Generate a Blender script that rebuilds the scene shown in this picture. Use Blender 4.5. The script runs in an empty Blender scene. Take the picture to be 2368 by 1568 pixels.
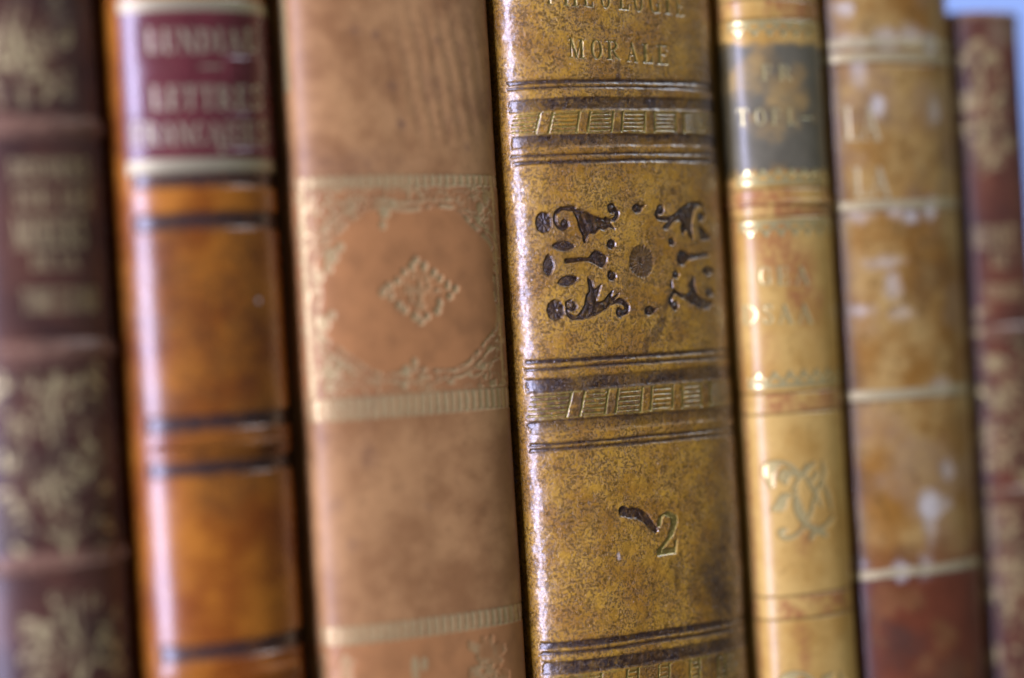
import bpy, math
import numpy as np
from mathutils import Matrix, Vector

# ------------------------------------------------------------------ camera, world, lamps, exposure
scene = bpy.context.scene
C = scene.collection
MM = 0.001
PSI, ROLL, FOC, D0 = math.radians(32.0), math.radians(3.4), 50.0, 297.0      # yaw to the row, camera tilt, lens, distance (mm)
FPX = FOC / 23.6 * 2367.0
FWD = np.array([math.sin(PSI), math.cos(PSI), 0.0])
RGT = np.array([math.cos(PSI), -math.sin(PSI), 0.0])
UPZ = np.array([0.0, 0.0, 1.0])
CAM = -D0 * FWD                                                                # the row's front plane is y = 0

cam_data = bpy.data.cameras.new('camera')
cam = bpy.data.objects.new('camera', cam_data); C.objects.link(cam)
cam_data.lens = FOC; cam_data.sensor_width = 23.6
cam_data.clip_start = 0.01; cam_data.clip_end = 20.0
ir = math.cos(ROLL) * RGT - math.sin(ROLL) * UPZ
iu = math.sin(ROLL) * RGT + math.cos(ROLL) * UPZ
R = Matrix((ir, iu, -FWD)).transposed().to_4x4()
cam.matrix_world = Matrix.Translation(Vector(CAM * MM)) @ R
cam_data.dof.use_dof = True
cam_data.dof.focus_distance = 0.2996
cam_data.dof.aperture_fstop = 2.4
scene.camera = cam

world = bpy.data.worlds.new('World'); scene.world = world
world.use_nodes = True
world.node_tree.nodes['Background'].inputs['Color'].default_value = (0.85, 0.88, 1.0, 1)
world.node_tree.nodes['Background'].inputs['Strength'].default_value = 0.06

def area(name, loc, target, sx, sy, power, color):
    l = bpy.data.lights.new(name, 'AREA'); l.shape = 'RECTANGLE'
    l.size = sx; l.size_y = sy; l.energy = power; l.color = color
    o = bpy.data.objects.new(name, l); C.objects.link(o)
    o.location = loc
    o.rotation_euler = (Vector(target) - Vector(loc)).to_track_quat('-Z', 'Y').to_euler()
    return o
def polar(deg, dist, z):
    a = math.radians(deg)
    return (-math.sin(a) * dist, -math.cos(a) * dist, z)
area('window_light', polar(70, 1.3, 0.12), (0.01, 0, 0), 0.42, 1.3, 58, (0.64, 0.65, 1.0))
area('fill_light', polar(34, 1.6, 0.45), (0.02, 0, 0), 1.4, 1.0, 1.5, (1.0, 0.86, 0.68))  # unseen warm fill, added near the camera side to brighten the gaps between books
area('wall_fill', (1.0, -0.35, 1.0), (0.9, 0.62, 0.2), 0.7, 0.7, 17, (0.80, 0.88, 1.0))  # unseen lamp added only to brighten the wall

vs = scene.view_settings
vs.view_transform = 'Standard'; vs.look = 'None'; vs.gamma = 1.0; vs.use_curve_mapping = False
vs.exposure = 0.0

# ------------------------------------------------------------------ helpers
rng = np.random.default_rng(7)

def ray(px, py):
    """Direction (unit depth) through a point of the 2367 x 1568 photograph."""
    dx, dy = px - 1183.5, 784.0 - py
    x = (dx * math.cos(ROLL) + dy * math.sin(ROLL)) / FPX
    y = (-dx * math.sin(ROLL) + dy * math.cos(ROLL)) / FPX
    return FWD + x * RGT + y * UPZ

def smooth(a, b, x):
    t = np.clip((x - a) / (b - a), 0, 1)
    return t * t * (3 - 2 * t)

def noise2(S, Z, scale, seed, octaves=3):
    """Value noise over mm coordinates, about -1..1."""
    out = np.zeros(np.broadcast(S, Z).shape, np.float32); amp = 1.0; tot = 0.0
    for k in range(octaves):
        g = np.random.default_rng(seed * 31 + k).random((64, 64)).astype(np.float32) * 2 - 1
        u = S / scale * 2 ** k + 17.3 * k; v = Z / scale * 2 ** k + 5.1 * k
        i = np.floor(u).astype(int); j = np.floor(v).astype(int)
        fu = u - i; fv = v - j
        fu = fu * fu * (3 - 2 * fu); fv = fv * fv * (3 - 2 * fv)
        a = g[j % 64, i % 64]; b = g[j % 64, (i + 1) % 64]
        c = g[(j + 1) % 64, i % 64]; d = g[(j + 1) % 64, (i + 1) % 64]
        out += amp * ((a * (1 - fu) + b * fu) * (1 - fv) + (c * (1 - fu) + d * fu) * fv)
        tot += amp; amp *= 0.5
    return out / tot * 1.6

# signed distances (negative inside)
def sd_box(x, y, cx, cy, hx, hy): return np.maximum(abs(x - cx) - hx, abs(y - cy) - hy)
def sd_ell(x, y, cx, cy, a, b): return (np.sqrt(((x - cx) / a) ** 2 + ((y - cy) / b) ** 2) - 1) * min(a, b)
def sd_stroke(x, y, pts, ws):
    """Chain of tapered capsules; ws = full widths at the points."""
    if not hasattr(ws, '__len__'): ws = [ws] * len(pts)
    d = None
    for (x0, y0), (x1, y1), w0, w1 in zip(pts[:-1], pts[1:], ws[:-1], ws[1:]):
        vx, vy = x1 - x0, y1 - y0
        t = np.clip(((x - x0) * vx + (y - y0) * vy) / (vx * vx + vy * vy + 1e-9), 0, 1)
        q = np.hypot(x - x0 - t * vx, y - y0 - t * vy) - (w0 + (w1 - w0) * t) / 2
        d = q if d is None else np.minimum(d, q)
    return d
def sd_poly(x, y, pts):
    n = len(pts); d = np.full(np.broadcast(x, y).shape, 1e9); ins = np.zeros(d.shape, bool)
    for i in range(n):
        x0, y0 = pts[i]; x1, y1 = pts[(i + 1) % n]
        vx, vy = x1 - x0, y1 - y0
        t = np.clip(((x - x0) * vx + (y - y0) * vy) / (vx * vx + vy * vy + 1e-9), 0, 1)
        d = np.minimum(d, np.hypot(x - x0 - t * vx, y - y0 - t * vy))
        c = ((y0 > y) != (y1 > y))
        if y0 != y1: ins ^= c & (x < (x1 - x0) * (y - y0) / (y1 - y0) + x0)
    return np.where(ins, -d, d)
def curve(pts, n=6):
    """Catmull-Rom through pts."""
    p = [np.array(q, float) for q in pts]; p = [2 * p[0] - p[1]] + p + [2 * p[-1] - p[-2]]
    out = []
    for i in range(1, len(p) - 2):
        for k in range(n):
            t = k / n
            out.append(tuple(0.5 * (2 * p[i] + (p[i + 1] - p[i - 1]) * t + (2 * p[i - 1] - 5 * p[i] + 4 * p[i + 1] - p[i + 2]) * t * t
                                    + (3 * p[i] - p[i - 1] - 3 * p[i + 1] + p[i + 2]) * t ** 3)))
    out.append(tuple(p[-2])); return out
def closed(pts, n=5):
    m = len(pts); q = [pts[-1]] + list(pts) + [pts[0], pts[1]]
    c = curve(q, n); return c[n:n + n * m]

# serif capitals, height 1; returns signed distance
GW = dict(A=.82, C=.75, D=.82, E=.70, F=.66, G=.80, H=.88, I=.40, L=.66, M=1.0, N=.86, O=.80, P=.68, R=.82, S=.58, T=.74, U=.82, V=.8, Q=.8)
GW.update({'2': .56, '-': .5, '.': .25, ' ': .45, 'B': .7, 'J': .5, 'Y': .8, 'X': .8})
def glyph(ch, x, y):
    st, hl = .085, .028                                   # half thick, half hairline
    W = GW.get(ch, .7)
    def stem(cx, th=st, serif=True):
        d = sd_box(x, y, cx, .5, th, .5)
        if serif:
            for yy in (hl, 1 - hl): d = np.minimum(d, sd_box(x, y, cx, yy, th + .09, hl))
        return d
    mn = lambda *a: np.minimum.reduce(a)
    if ch == 'I': return stem(W / 2)
    if ch in 'EFL':
        d = stem(.17)
        d = mn(d, sd_box(x, y, W / 2, hl if ch != 'F' else 1 - hl, W / 2 - .04, hl))
        if ch != 'F': d = mn(d, sd_box(x, y, W - .06, .15, .035, .15))
        if ch != 'L': d = mn(d, sd_box(x, y, W / 2, 1 - hl, W / 2 - .05, hl), sd_box(x, y, W - .08, .87, .035, .13), sd_box(x, y, .36, .52, .16, hl), sd_box(x, y, .5, .52, .03, .1))
        return d
    if ch == 'T': return mn(stem(W / 2), sd_box(x, y, W / 2, 1 - hl, W / 2 - .02, hl), sd_box(x, y, .05, .87, .03, .13), sd_box(x, y, W - .05, .87, .03, .13))
    if ch == 'H': return mn(stem(.18), stem(W - .18), sd_box(x, y, W / 2, .5, W / 2 - .18, hl))
    if ch == 'N': return mn(stem(.15, hl), stem(W - .15, hl), sd_stroke(x, y, [(.18, .95), (W - .16, .05)], .17))
    if ch == 'M': return mn(stem(.14, hl + .01), stem(W - .17, st), sd_stroke(x, y, [(.17, .96), (W / 2 - .02, .08)], .16), sd_stroke(x, y, [(W / 2 - .02, .06), (W - .2, .95)], .055))
    if ch == 'A': return mn(sd_stroke(x, y, [(.1, .03), (W / 2 - .02, .97)], .06), sd_stroke(x, y, [(W / 2 - .03, .93), (W - .14, .06)], .17), sd_box(x, y, W / 2 - .03, .34, .19, hl), sd_box(x, y, .11, hl, .12, hl), sd_box(x, y, W - .14, hl, .16, hl))
    if ch in 'VY': return mn(sd_stroke(x, y, [(.14, .95), (W / 2, .05)], .17), sd_stroke(x, y, [(W / 2, .05), (W - .12, .95)], .06))
    if ch in 'OQ': return np.maximum(sd_ell(x, y, W / 2, .5, W / 2 - .02, .51), -sd_ell(x, y, W / 2, .5, W / 2 - .19, .45))
    if ch in 'CG':
        r = np.maximum(sd_ell(x, y, .40, .5, .38, .51), -sd_ell(x, y, .43, .5, .24, .45))
        r = np.maximum(r, -sd_box(x, y, .75, .5, .18, .22))
        r = mn(r, sd_box(x, y, .66, .8, .03, .18))
        return mn(r, sd_box(x, y, .66, .25, st * .8, .22), sd_box(x, y, .64, .46, .15, hl)) if ch == 'G' else r
    if ch == 'D': return mn(stem(.17), np.maximum(np.maximum(sd_ell(x, y, .3, .5, .5, .5), -sd_ell(x, y, .3, .5, .34, .44)), .2 - x))
    if ch in 'PRB':
        d = mn(stem(.17), np.maximum(np.maximum(sd_ell(x, y, .32, .74, .34, .26), -sd_ell(x, y, .32, .74, .19, .2)), .2 - x))
        if ch == 'R': d = mn(d, sd_stroke(x, y, [(.36, .5), (.56, .2), (W - .06, .03)], [.08, .16, .08]))
        if ch == 'B': d = mn(d, np.maximum(np.maximum(sd_ell(x, y, .32, .26, .37, .27), -sd_ell(x, y, .32, .26, .2, .2)), .2 - x))
        return d
    if ch == 'U': return mn(sd_box(x, y, .18, .65, st, .35), sd_box(x, y, W - .15, .65, hl, .35), sd_stroke(x, y, curve([(.18, .4), (.22, .12), (.42, .03), (W - .2, .14), (W - .15, .4)]), [.16] * 9 + [.1] * 8 + [.05] * 8), sd_box(x, y, .18, 1 - hl, .17, hl), sd_box(x, y, W - .15, 1 - hl, .12, hl))
    if ch == 'S': return mn(sd_stroke(x, y, curve([(.5, .82), (.4, .95), (.22, .95), (.1, .78), (.26, .56), (.42, .42), (.5, .22), (.34, .05), (.16, .06), (.06, .2)]), .10), sd_box(x, y, .07, .16, .03, .16), sd_box(x, y, .5, .84, .03, .14))
    if ch == '2': return mn(sd_stroke(x, y, curve([(.08, .74), (.14, .93), (.3, .97), (.46, .86), (.47, .68), (.36, .42), (.2, .24), (.06, .09)]), [.11] * 6 + [.06] * 6 + [.13] * 6 + [.18] * 6 + [.15] * 6 + [.10] * 13), sd_box(x, y, .28, .07, .25, .075), sd_stroke(x, y, [(.5, .1), (.53, .3)], .06))
    if ch == '-': return sd_box(x, y, .25, .45, .22, .05)
    if ch == '.': return sd_ell(x, y, .1, .08, .08, .08)
    return np.full(np.broadcast(x, y).shape, 9.0)

# ------------------------------------------------------------------ materials
def leather(name, base_a, base_b, dark=(.018, .009, .006), gold=(.50, .40, .16), label=(.12, .03, .03), pale=(.7, .68, .66),
            rough=.42, pores=.0, pore_scale=2.2, grain=.03, mott=.10, gold_metal=.75, gold_rough=.38, gold_wear=.35, stain=(.05, .025, .01), coat=.0, mid=.35, spec=.5):
    m = bpy.data.materials.new(name); m.use_nodes = True
    nt = m.node_tree; N = nt.nodes; L = nt.links
    b = N['Principled BSDF']
    def node(t, **k):
        n = N.new(t)
        for a, v in k.items(): setattr(n, a, v)
        return n
    def attr(n): return node('ShaderNodeAttribute', attribute_name=n)
    def noise(scale, det=4, rough_=.55, dist=0.0):
        n = node('ShaderNodeTexNoise'); n.inputs['Scale'].default_value = scale; n.inputs['Detail'].default_value = det
        n.inputs['Roughness'].default_value = rough_; n.inputs['Distortion'].default_value = dist
        L.new(vec, n.inputs['Vector']); return n.outputs['Fac']
    def mathn(op, a, c, clamp=False):
        n = node('ShaderNodeMath', operation=op); n.use_clamp = clamp
        for i, v in enumerate((a, c)):
            if isinstance(v, (int, float)): n.inputs[i].default_value = v
            else: L.new(v, n.inputs[i])
        return n.outputs[0]
    def ramp(f, a, c):
        n = node('ShaderNodeMapRange'); n.interpolation_type = 'SMOOTHSTEP'
        n.inputs['From Min'].default_value = a; n.inputs['From Max'].default_value = c
        L.new(f, n.inputs['Value']); return n.outputs[0]
    def mix(f, a, c):
        n = node('ShaderNodeMix', data_type='RGBA')
        if isinstance(f, (int, float)): n.inputs[0].default_value = f
        else: L.new(f, n.inputs[0])
        for i, v in ((6, a), (7, c)):
            if isinstance(v, tuple): n.inputs[i].default_value = (*v, 1)
            else: L.new(v, n.inputs[i])
        return n.outputs[2]
    def mixf(f, a, c):
        n = node('ShaderNodeMix', data_type='FLOAT'); L.new(f, n.inputs[0])
        for i, v in ((2, a), (3, c)):
            if isinstance(v, (int, float)): n.inputs[i].default_value = v
            else: L.new(v, n.inputs[i])
        return n.outputs[0]
    vec = attr('suv').outputs['Vector']
    col = mix(ramp(noise(mott, 5, .6), .35, .66), base_a, base_b)
    half = tuple(.55 * c for c in base_b)
    col = mix(mathn('MULTIPLY', ramp(noise(mott * 6, 6, .65, .5), .5, .72), mid), col, half)
    st = mathn('MULTIPLY', attr('stain').outputs['Fac'], ramp(noise(.9, 6, .7), .25, .62))
    col = mix(st, col, stain)
    col = mix(attr('label').outputs['Fac'], col, mix(ramp(noise(.3, 4, .5), .35, .75), label, tuple(.78 * c for c in label)))
    hgt = noise(3.0, 5, .65)
    if pores > 0:
        vo = node('ShaderNodeTexVoronoi', feature='SMOOTH_F1'); vo.inputs['Scale'].default_value = pore_scale; vo.inputs['Randomness'].default_value = 1
        vo.inputs['Smoothness'].default_value = .15
        sh = node('ShaderNodeVectorMath', operation='MULTIPLY_ADD'); L.new(vec, sh.inputs[0]); sh.inputs[1].default_value = (1, .7, 1)
        nz = node('ShaderNodeTexNoise'); nz.inputs['Scale'].default_value = 1.1; nz.inputs['Detail'].default_value = 3; L.new(vec, nz.inputs['Vector'])
        sc = node('ShaderNodeVectorMath', operation='SCALE'); L.new(nz.outputs['Color'], sc.inputs[0]); sc.inputs['Scale'].default_value = .9
        L.new(sc.outputs[0], sh.inputs[2]); L.new(sh.outputs[0], vo.inputs['Vector'])
        pm = mathn('SUBTRACT', 1.0, ramp(vo.outputs['Distance'], .16, .46))
        pm = mathn('MULTIPLY', pm, ramp(noise(.55, 5, .75), .22, .55))
        pm = mathn('MAXIMUM', mathn('MULTIPLY', pm, .9), mathn('MULTIPLY', ramp(noise(3.0, 3, .7), .46, .58), mathn('ADD', .3, ramp(noise(.35, 5, .7), .35, .6), True)))
        col = mix(mathn('MULTIPLY', pm, pores), col, tuple(.2 * c for c in base_b))
        hgt = mathn('SUBTRACT', mathn('MULTIPLY', hgt, .8), mathn('MULTIPLY', pm, .8))
    dk = attr('dark').outputs['Fac']
    dk = mathn('MULTIPLY', dk, mathn('ADD', .55, mathn('MULTIPLY', ramp(noise(1.3, 6, .75), .3, .62), .5), True), True)
    col = mix(dk, col, dark)
    col = mix(attr('pale').outputs['Fac'], col, pale)
    g = attr('gold').outputs['Fac']
    worn = mathn('SUBTRACT', 1.0, mathn('MULTIPLY', ramp(noise(1.6, 6, .75), .46, .62), gold_wear))
    g = mathn('MULTIPLY', g, worn)
    col = mix(g, col, gold)
    L.new(col, b.inputs['Base Color'])
    L.new(mathn('MULTIPLY', g, gold_metal), b.inputs['Metallic'])
    r = mathn('ADD', rough - .08, mathn('MULTIPLY', noise(.8, 4), .16))
    L.new(mixf(g, r, gold_rough), b.inputs['Roughness'])
    b.inputs['Specular IOR Level'].default_value = spec
    b.inputs['Coat Weight'].default_value = coat; b.inputs['Coat Roughness'].default_value = .22
    bp = node('ShaderNodeBump'); bp.inputs['Strength'].default_value = 1.0; bp.inputs['Distance'].default_value = grain * MM
    L.new(hgt, bp.inputs['Height']); L.new(bp.outputs[0], b.inputs['Normal'])
    return m

def plain(name, col, rough=.6, col2=None, scale=(1, 1, 1), ns=30):
    m = bpy.data.materials.new(name); m.use_nodes = True
    nt = m.node_tree; b = nt.nodes['Principled BSDF']
    b.inputs['Roughness'].default_value = rough
    tc = nt.nodes.new('ShaderNodeTexCoord'); mp = nt.nodes.new('ShaderNodeMapping'); nz = nt.nodes.new('ShaderNodeTexNoise')
    mx = nt.nodes.new('ShaderNodeMix'); mx.data_type = 'RGBA'
    mp.inputs['Scale'].default_value = scale; nz.inputs['Scale'].default_value = ns; nz.inputs['Detail'].default_value = 5
    nt.links.new(tc.outputs['Object'], mp.inputs[0]); nt.links.new(mp.outputs[0], nz.inputs['Vector'])
    mx.inputs[6].default_value = (*col, 1); mx.inputs[7].default_value = (*(col2 or tuple(.8 * c for c in col)), 1)
    nt.links.new(nz.outputs['Fac'], mx.inputs[0]); nt.links.new(mx.outputs[2], b.inputs['Base Color'])
    return m

# ------------------------------------------------------------------ the book
FIELDS = ('dark', 'gold', 'stain', 'label', 'pale')
def add_obj(name, me, parent=None):
    o = bpy.data.objects.new(name, me); C.objects.link(o)
    if parent is not None: o.parent = parent
    return o

def rounded_box(name, x0, x1, y0, y1, z0, z1, r, mat, parent):
    """Box with rounded vertical edges and slightly eased ends."""
    import bmesh
    bm = bmesh.new()
    bmesh.ops.create_cube(bm, size=1)
    for v in bm.verts:
        v.co = Vector(((x0 + x1) / 2 + v.co.x * (x1 - x0), (y0 + y1) / 2 + v.co.y * (y1 - y0), (z0 + z1) / 2 + v.co.z * (z1 - z0))) * MM
    bmesh.ops.bevel(bm, geom=bm.edges[:], offset=r * MM, segments=3, profile=.5, affect='EDGES')
    me = bpy.data.meshes.new(name); bm.to_mesh(me); bm.free()
    me.materials.append(mat)
    for p in me.polygons: p.use_smooth = True
    return add_obj(name, me, parent)

class Book:
    def __init__(s, label, x0, x1, yf, D, n, ztop, mat, board_mat, ds, zlo=-56, zhi=62, zbot=-125, depth=105, joint=3.0):
        s.label, s.yf, s.D, s.mat, s.board_mat, s.ztop, s.zbot, s.depth = label, yf, D, mat, board_mat, ztop, zbot, depth
        s.cx, s.a = (x0 + x1) / 2, (x1 - x0) / 2 - .15
        t = np.linspace(0, math.pi, 4001); c, q = np.cos(t), np.sin(t)
        x = -s.a * np.sign(c) * abs(c) ** (2 / n); y = D - D * abs(q) ** (2 / n)
        x = np.concatenate(([x[0]], x, [x[-1]])); y = np.concatenate(([y[0] + joint], y, [y[-1] + joint]))
        L = np.concatenate(([0], np.cumsum(np.hypot(np.diff(x), np.diff(y)))))
        ns = int(L[-1] / ds) + 1
        s.sv = np.linspace(0, L[-1], ns) - L[-1] / 2
        s.px = np.interp(s.sv + L[-1] / 2, L, x) + s.cx; s.py = np.interp(s.sv + L[-1] / 2, L, y) + yf
        tx, ty = np.gradient(s.px), np.gradient(s.py); h = np.hypot(tx, ty)
        s.nx, s.ny = ty / h, -tx / h                       # outward normal
        zhi = min(zhi, ztop)
        zz = np.arange(zlo, zhi, ds)
        s.zv = np.concatenate((np.linspace(zbot, zlo - ds, 14), zz, np.linspace(zz[-1] + ds, ztop, 8) if ztop > zz[-1] + 2 * ds else [ztop]))
        s.S, s.Z = np.meshgrid(s.sv, s.zv)
        s.h = np.zeros(s.S.shape)
        s.f = {k: np.zeros(s.S.shape) for k in FIELDS}
        s.lab = np.zeros(s.S.shape, np.int16); s.parts = [('spine', None, None)]
        s.ds = ds
        s.root = bpy.data.objects.new('book', None); C.objects.link(s.root)
        s.root.location = (s.cx * MM, (yf + D) * MM, zbot * MM)
        s.root['label'] = label; s.root['category'] = 'book'; s.root['group'] = 'antique leather bound books in the row'
    def uv(s, px, py):
        """Where the photograph's line of sight meets this spine: (s, z) in mm."""
        d = ray(px, py); rx, ry = s.px - CAM[0], s.py - CAM[1]
        cr = d[0] * ry - d[1] * rx
        k = np.nonzero(np.sign(cr[:-1]) != np.sign(cr[1:]))[0]
        if len(k) == 0: k = [int(np.argmin(abs(cr)))]
        best = None
        for i in k:
            i = min(i, len(cr) - 2); w = cr[i] / (cr[i] - cr[i + 1]) if cr[i] != cr[i + 1] else 0
            w = min(max(w, 0), 1)
            x, y = rx[i] + w * (rx[i + 1] - rx[i]), ry[i] + w * (ry[i + 1] - ry[i])
            t = (x * d[0] + y * d[1]) / (d[0] ** 2 + d[1] ** 2)
            if best is None or t < best[0]: best = (t, s.sv[i] + w * (s.sv[i + 1] - s.sv[i]), CAM[2] + t * d[2])
        return best[1], best[2]
    def z(s, py, px=None):
        return s.uv(px if px is not None else s.mid(py), py)[1]
    def mid(s, py):
        p = np.array([s.cx, s.yf, 0]) - CAM; dpt = p @ FWD
        x0 = p @ RGT / dpt * FPX
        return 1183.5 + x0 - (784 - py) * math.tan(ROLL)
    def sl(s, s0, s1, z0, z1):
        a, b = np.searchsorted(s.sv, (s0, s1)); c, d = np.searchsorted(s.zv, (z0, z1))
        return np.s_[max(c - 1, 0):d + 1, max(a - 1, 0):b + 1]
    def new_part(s, name, parent=None, label=None):
        s.parts.append((name, parent, label)); return len(s.parts) - 1
    def paint(s, sl, sd, field=None, val=1.0, soft=None, h=0.0, hsoft=None, part=None, edge=0.0):
        soft = soft or s.ds * 1.2
        m = np.clip(.5 - sd / soft, 0, 1)
        if field: s.f[field][sl] = np.maximum(s.f[field][sl], m * val)
        if h:
            hm = np.clip(.5 - sd / (hsoft or .25), 0, 1); hm = hm * hm * (3 - 2 * hm)
            hh = h * hm
            s.h[sl] = np.minimum(s.h[sl], hh) if h < 0 else np.maximum(s.h[sl], hh)
        if part is not None: s.lab[sl][sd < edge] = part
        return m
    def quad(s, bl, br, tl):
        """Affine frame from three photo points: returns function (S,Z) -> (x,y) with y in 0..1 and x in units of height."""
        o, r, t = (np.array(s.uv(*p)) for p in (bl, br, tl))
        ey = t - o; H = np.hypot(*ey); w = np.hypot(*(r - o)) / H
        A = np.linalg.inv(np.column_stack(((r - o) / w, ey)))
        f = lambda S, Z: (A[0, 0] * (S - o[0]) + A[0, 1] * (Z - o[1]), A[1, 0] * (S - o[0]) + A[1, 1] * (Z - o[1]))
        P = np.array([o, r, t, r + t - o]); mg = .2 * H
        return f, w, H, s.sl(P[:, 0].min() - mg, P[:, 0].max() + mg, P[:, 1].min() - mg, P[:, 1].max() + mg)
    def letter(s, ch, bl, br, tl, part, gold=1.0, dark=0.0, depth=-.09):
        f, w, H, sl = s.quad(bl, br, tl)
        x, y = f(s.S[sl], s.Z[sl])
        sd = glyph(ch, x * GW.get(ch, .7) / w, y) * H
        if gold: s.paint(sl, sd, 'gold', gold)
        s.paint(sl, sd, 'dark' if dark else None, dark or 1, h=depth, part=part)
    def text(s, txt, x0, x1, yb, cap, part, gold=1.0, dark=0.0, depth=-.08, slope=0.0, lean=.06, gap=.12):
        tot = sum(GW.get(c, .7) for c in txt) + gap * (len(txt) - 1); x = x0; k = (x1 - x0) / tot
        for c in txt:
            w = GW.get(c, .7) * k
            if c != ' ':
                y = yb + slope * (x - x0)
                s.letter(c, (x, y), (x + w, y + slope * w), (x - lean * cap, y - cap), part, gold, dark, depth)
            x += w + gap * k
    def hline(s, py, thick_px, field='dark', val=1.0, h=-.1, soft=.12, part=None, wob=.06, seed=1, s_a=None, hsoft=.3, px=None, tilt=0.0):
        """Line across the whole spine at the photo height py (given at the spine's middle)."""
        z0 = s.z(py, px); th = abs(s.z(py - thick_px / 2, px) - s.z(py + thick_px / 2, px)) / 2
        sl = s.sl(s.sv[0] - 1, s.sv[-1] + 1, z0 - th - 1.5, z0 + th + 1.5)
        S, Z = s.S[sl], s.Z[sl]
        sd = abs(Z - z0 - tilt * S - wob * noise2(S, Z * 0 + py, 7, seed, 3)) - th - .4 * wob * noise2(S, Z * 0 + py + 50, 2, seed + 5, 3)
        if s_a is not None: sd = np.maximum(sd, s_a - S + .35 * noise2(S, Z, .6, seed + 9))
        s.paint(sl, sd, field, val, soft=soft, h=h, hsoft=hsoft, part=part)
    def band(s, py0, py1, hh, part, px=None, s0=-99.0, s1=99.0):
        """Raised band between two photo heights."""
        za, zb = s.z(py1, px), s.z(py0, px); zc, hz = (za + zb) / 2, (zb - za) / 2
        sl = s.sl(s.sv[0] - 1, s.sv[-1] + 1, za - 2, zb + 2)
        S, Z = s.S[sl], s.Z[sl]
        q = np.clip(1 - ((Z - zc - .08 * noise2(S, Z * 0, 6, int(py0)) ) / hz) ** 2, 0, 1) ** .6
        q = q * smooth(s0 - .2, s0 + 1.6, S) * smooth(s1 + .2, s1 - 3.5, S)
        s.h[sl] = np.maximum(s.h[sl], hh * q)
        s.lab[sl][(abs(Z - zc) < hz) & (S > s0) & (S < s1)] = part
    def build(s, extra_h=None):
        s.h += .05 * noise2(s.S, s.Z, 9, int(abs(s.cx) * 7) % 90, 3)
        if extra_h is not None: s.h += extra_h
        X = s.px[None, :] + s.nx[None, :] * s.h; Y = s.py[None, :] + s.ny[None, :] * s.h
        P = np.stack((X, Y, s.Z), -1)
        du = np.gradient(P, axis=1); dv = np.gradient(P, s.zv, axis=0)
        Nn = np.cross(du, dv); Nn /= np.linalg.norm(Nn, axis=-1, keepdims=True) + 1e-12
        org = np.array([s.cx, s.yf + s.D, s.zbot])
        P = (P - org) * MM
        nv, nu = s.S.shape
        idx = np.arange(nv * nu).reshape(nv, nu)
        quads = np.stack((idx[:-1, :-1], idx[:-1, 1:], idx[1:, 1:], idx[1:, :-1]), -1).reshape(-1, 4)
        fl = s.lab[:-1, :-1].ravel()
        P = P.reshape(-1, 3); Nn = Nn.reshape(-1, 3)
        suv = np.stack((s.S, s.Z, np.full(s.S.shape, s.cx * 3)), -1).reshape(-1, 3)
        objs = {}
        for i, (name, par, lb) in enumerate(s.parts):
            q = quads[fl == i]
            if len(q) == 0: continue
            used, inv = np.unique(q, return_inverse=True); q = inv.reshape(-1, 4)
            me = bpy.data.meshes.new(name)
            me.vertices.add(len(used)); me.loops.add(q.size); me.polygons.add(len(q))
            me.vertices.foreach_set('co', P[used].ravel().astype(np.float32))
            me.loops.foreach_set('vertex_index', q.ravel().astype(np.int32))
            me.polygons.foreach_set('loop_start', np.arange(0, q.size, 4, dtype=np.int32))
            me.update(calc_edges=True)
            me.polygons.foreach_set('use_smooth', np.ones(len(q), bool))
            a = me.attributes.new('suv', 'FLOAT_VECTOR', 'POINT'); a.data.foreach_set('vector', suv[used].ravel().astype(np.float32))
            for k in FIELDS:
                a = me.attributes.new(k, 'FLOAT', 'POINT'); a.data.foreach_set('value', s.f[k].ravel()[used].astype(np.float32))
            me.normals_split_custom_set_from_vertices(Nn[used].astype(np.float32))
            me.materials.append(s.mat)
            o = add_obj(name, me, s.root if i == 0 else (objs[par] if par is not None else s.root))
            if lb: o['label'] = lb
            objs[i] = o
        # boards and pages behind the spine (root-local mm)
        a, zt = s.a, s.ztop - s.zbot
        for sg in (-1, 1):
            xs = sorted((sg * (a - .12), sg * (a - 2.1)))
            rounded_box('cover_board', xs[0], xs[1], .8, s.depth, 0, zt - .2, .5, s.board_mat, s.root)
        rounded_box('page_block', -a + 2.3, a - 2.3, 1.5, s.depth - 4, 2.5, zt - 3, .4, PAGES, s.root)
        return objs

PAGES = plain('aged_paper', (.55, .45, .30), .8, (.42, .33, .2), (60, 1, 1), 40)

# ------------------------------------------------------------------ wall and shelf
def sheet(name, pts, mat, kind, label):
    me = bpy.data.meshes.new(name); me.from_pydata(pts, [], [(0, 1, 2, 3)]); me.materials.append(mat)
    o = add_obj(name, me); o['kind'] = kind; o['label'] = label; return o
wall = sheet('wall', [(-2.5, .62, -.8), (3.5, .62, -.8), (3.5, .62, 1.6), (-2.5, .62, 1.6)],
             plain('blue_wall_paint', (.34, .475, .82), .8, (.33, .46, .80), (1, 1, 1), 4), 'structure', 'pale blue wall behind the row of books')

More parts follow.
